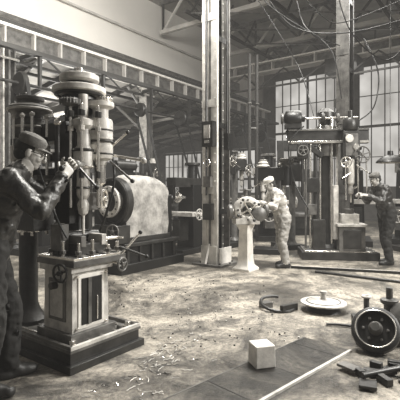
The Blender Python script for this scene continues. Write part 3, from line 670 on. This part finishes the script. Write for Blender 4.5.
b.box((.04,-.2,.95),(.10,.12,1.1),M_lt); b.box((-.3,-.25,.5),(.24,.2,.6),M_dark)
b.curve([(-.6,-.3,2.7),(-.9,-.35,2.3),(-.8,-.3,1.6),(-.5,-.3,1.0)],.014,M_blk)
b.curve([(.5,-.2,2.8),(.8,-.2,3.1),(.9,-.1,3.8),(.7,.2,4.6)],.014,M_blk)
b.finish((2.74,8.75,0),-.12,bevel=.006)

b=B('pendant_lamp')
b.lathe((0,0,0),(0,0,1),[(.27,0),(.275,.01),(.26,.04),(.16,.12),(.06,.16),(.05,.24),(0,.25)],M_blk,28)
b.lathe((0,0,0),(0,0,1),[(.27,0),(.255,.035),(.15,.11),(.05,.15),(0,.15)],M_lt,28)
b.cyl((0,0,.24),(0,0,5.9),.008,M_blk,seg=6); b.sph((0,0,.06),.05,M_wht)
b.finish((3.85,8.5,1.95),0)

# ---------------- foreground items ----------------
b=B('white_block'); b.box((0,0,.085),(.165,.165,.17),M_wood,taper=.97); b.finish((.49,3.34,.014),.28,bevel=.006)
b=B('dark_floor_strip')  # thin dark strip laid on the floor, pale bar along one edge
b.box((0,.02,.006),(2.1,.44,.012),M_dark_concrete); b.box((.0,-.215,.010),(2.1,.022,.020),M_lt); b.box((0,.245,.007),(2.1,.012,.014),M_mid)
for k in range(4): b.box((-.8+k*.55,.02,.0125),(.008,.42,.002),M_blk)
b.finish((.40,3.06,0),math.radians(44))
b=B('round_cover_plate')
b.lathe((0,0,0),(0,0,1),[(0,0),(.2,0),(.17,.05),(.17,.08),(0,.08)],M_blk,32)
b.lathe((0,0,.075),(0,0,1),[(0,0),(.23,0),(.26,.008),(.26,.022),(.2,.027),(.10,.045),(.035,.055),(.03,.11),(.045,.125),(.04,.145),(0,.15)],M_lt,40)
b.torus((0,0,.102),(0,0,1),.19,.008,M_mid,36,6)
b.finish((1.44,4.9,0),0)
b=B('steel_hoop')
for k in range(28):
    a0=math.pi*1.4*k/28+1; a1=math.pi*1.4*(k+1)/28+1
    b.capsule((.2*math.cos(a0),.2*math.sin(a0),.05+.04*math.sin(a0)),(.2*math.cos(a1),.2*math.sin(a1),.05+.04*math.sin(a1)),.018,.018,M_dark,8)
b.box((.05,-.16,.04),(.24,.05,.08),M_dark,(0,0,.2)); b.box((-.1,.1,.03),(.12,.12,.06),M_mid)
b.finish((.92,4.98,0),.4)
b=B('air_hose')
b.curve([(1.3,4.32,.02),(1.45,4.3,.02),(1.6,4.22,.02),(1.8,4.12,.02),(1.95,4.1,.02),(2.3,4.2,.02)],.014,M_rubber)
b.finish()
b=B('leaning_pulley_wheel')
ax=Vector((-.35,-.75,.62)).normalized(); c=Vector((0,0,.18))
b.lathe(c,ax,[(.12,-.045),(.175,-.045),(.20,-.03),(.20,.03),(.175,.045),(.155,.045),(.145,.02),(.145,-.045),(.12,-.045)],M_rubber,36)
b.torus(c+ax*.042,ax,.163,.007,M_steel,36)
b.lathe(c,ax,[(0,-.04),(.05,-.04),(.06,.05),(.04,.09),(0,.09)],M_mid,20); b.lathe(c,ax,[(.05,-.015),(.15,-.015),(.15,.005),(.05,.01),(.05,-.015)],M_dark,30)
b.bolts(c+ax*.01,ax,.1,6,.014,M_mid)
b.box((.16,.24,.10),(.5,.3,.2),M_dark,(0,0,-.2)); b.box((.12,.2,.22),(.2,.18,.06),M_mid)
b.cyl((.0,.2,.2),(.0,.2,.42),.025,M_mid); b.torus((0,.2,.42),(0,0,1),.035,.012,M_lt,14,6); b.lathe((.22,.22,.2),(0,0,1),[(0,0),(.08,0),(.08,.04),(.05,.07),(.05,.14),(.08,.16),(.08,.19),(.03,.2),(.03,.3),(0,.3)],M_mid,20)
b.lathe((.3,.1,.26),(-.3,-.6,.5),[(0,0),(.1,0),(.12,.03),(.12,.06),(.05,.07),(0,.07)],M_mid,24)
b.finish((1.53,3.66,0),0,bevel=.003)
b=B('scrap_metal_pile')
for k in range(22):
    x=random.uniform(-.30,.5); y=random.uniform(-.2,.14)
    L=random.uniform(.10,.28); m=random.choice([M_dark,M_mid,M_blk,M_dark])
    if k%2==0: b.box((x,y,.012+.012*(k%3)),(L,random.uniform(.04,.14),.02),m,(random.uniform(-.05,.05),random.uniform(-.05,.05),random.uniform(0,3)))
    else: b.box((x,y,.03),(L*.5,.05,.05),m,(0,0,random.uniform(0,3)))
b.cyl((-.25,-.1,.05),(.25,.02,.06),.022,M_dark,seg=10); b.disc((.2,-.08,.07),(.1,-.2,1),.09,.03,M_mid,20)
b.finish((1.42,3.18,0),.1,bevel=.002)
b=B('steel_bar'); b.cyl((1.95,7.1,.022),(3.6,5.85,.022),.022,M_dark,seg=10); b.finish()
b=B('floor_rail'); b.box((0,0,.010),(3.0,.08,.02),M_wht); b.box((0,-.12,.02),(3.0,.05,.04),M_blk); b.finish((3.1,7.2,0),-.30)
b=B('metal_shavings')
def curl(x,y,s,m):
    n=6; a=random.uniform(0,6.28); t=random.uniform(-1.5,1.5); pts=[]
    for k in range(n): pts.append((x,y,.006+.004*(k%2))); x+=math.cos(a)*s; y+=math.sin(a)*s; a+=t/n
    b.curve(pts,.0025,m,3,4)
for k in range(300):
    x=random.gauss(-.50,.24); y=random.gauss(3.5,.42)
    if -1.6<x<-.45 and 3.1<y<4.6: continue
    if x>-.1 and y<3.35 or y<2.7: continue
    curl(x,y,random.uniform(.004,.022),random.choice([M_steel,M_lt,M_wht,M_blk]))
b.finish()
b=B('floor_rubble')
for k in range(260):
    x=random.uniform(-1.4,1.0); y=random.uniform(3.7,6.8)
    if x<-.4 and y<4.8: x=random.uniform(-.35,0.2)
    r=random.uniform(.003,.012); b.sph((x,y,r*.7),r,random.choice([M_blk,M_lt,M_dark]),5,(1,random.uniform(.6,1.4),.7))
b.finish()

# ---------------- lights ----------------
w=bpy.data.worlds.new('World'); sc.world=w; w.use_nodes=True
nt=w.node_tree
nt.nodes['Background'].inputs[0].default_value=(1,.97,.91,1); nt.nodes['Background'].inputs[1].default_value=.3
va=nt.nodes.new('ShaderNodeVolumeAbsorption'); va.inputs['Density'].default_value=.020; va.inputs['Color'].default_value=(0,0,0,1)
ve=nt.nodes.new('ShaderNodeEmission'); ve.inputs['Color'].default_value=(1,.955,.885,1); ve.inputs['Strength'].default_value=.0036  # emission put into the air imitates haze and lifts distant darks
ad=nt.nodes.new('ShaderNodeAddShader'); nt.links.new(va.outputs[0],ad.inputs[0]); nt.links.new(ve.outputs[0],ad.inputs[1])
nt.links.new(ad.outputs[0],nt.nodes['World Output'].inputs['Volume'])
def area(name,loc,tgt,sx,sy,e):
    l=bpy.data.lights.new(name,'AREA'); l.shape='RECTANGLE'; l.size=sx; l.size_y=sy; l.energy=e; l.color=(1,.97,.91)
    o=bpy.data.objects.new(name,l); sc.collection.objects.link(o); o.location=loc
    o.rotation_euler=(Vector(tgt)-Vector(loc)).to_track_quat('-Z','Y').to_euler(); return o
area('overhead_fill',(1.8,6.6,7.6),(1.2,6.0,0),2.2,2.2,1400)  # unseen overhead area light, added to brighten the central floor
area('overhead_fill.001',(4,11.5,6.2),(3,11,0),4,4,650)  # unseen overhead area light, added for soft top light further back
area('side_fill',(6,3.5,4.5),(-1,5.2,.9),1.6,2,900)  # unseen area light added at the right to brighten right-hand faces
area('lean_to_fill',(-5,15,3.3),(-4,13,5),3,2,300)  # unseen area light added to brighten the lean-to roof
area('high_wall_fill',(-1,5,5.6),(-6,9,7),4,1.2,1200)  # unseen area light added to brighten the upper left wall

cam=bpy.data.cameras.new('cam'); co=bpy.data.objects.new('camera',cam); sc.collection.objects.link(co)
co.location=(0,0,1.4); co.rotation_euler=(math.pi/2,0,0); cam.sensor_width=36; cam.lens=37.8; cam.shift_y=-.025; cam.clip_end=100
sc.camera=co
sc.view_settings.view_transform='Standard'; sc.view_settings.look='None'
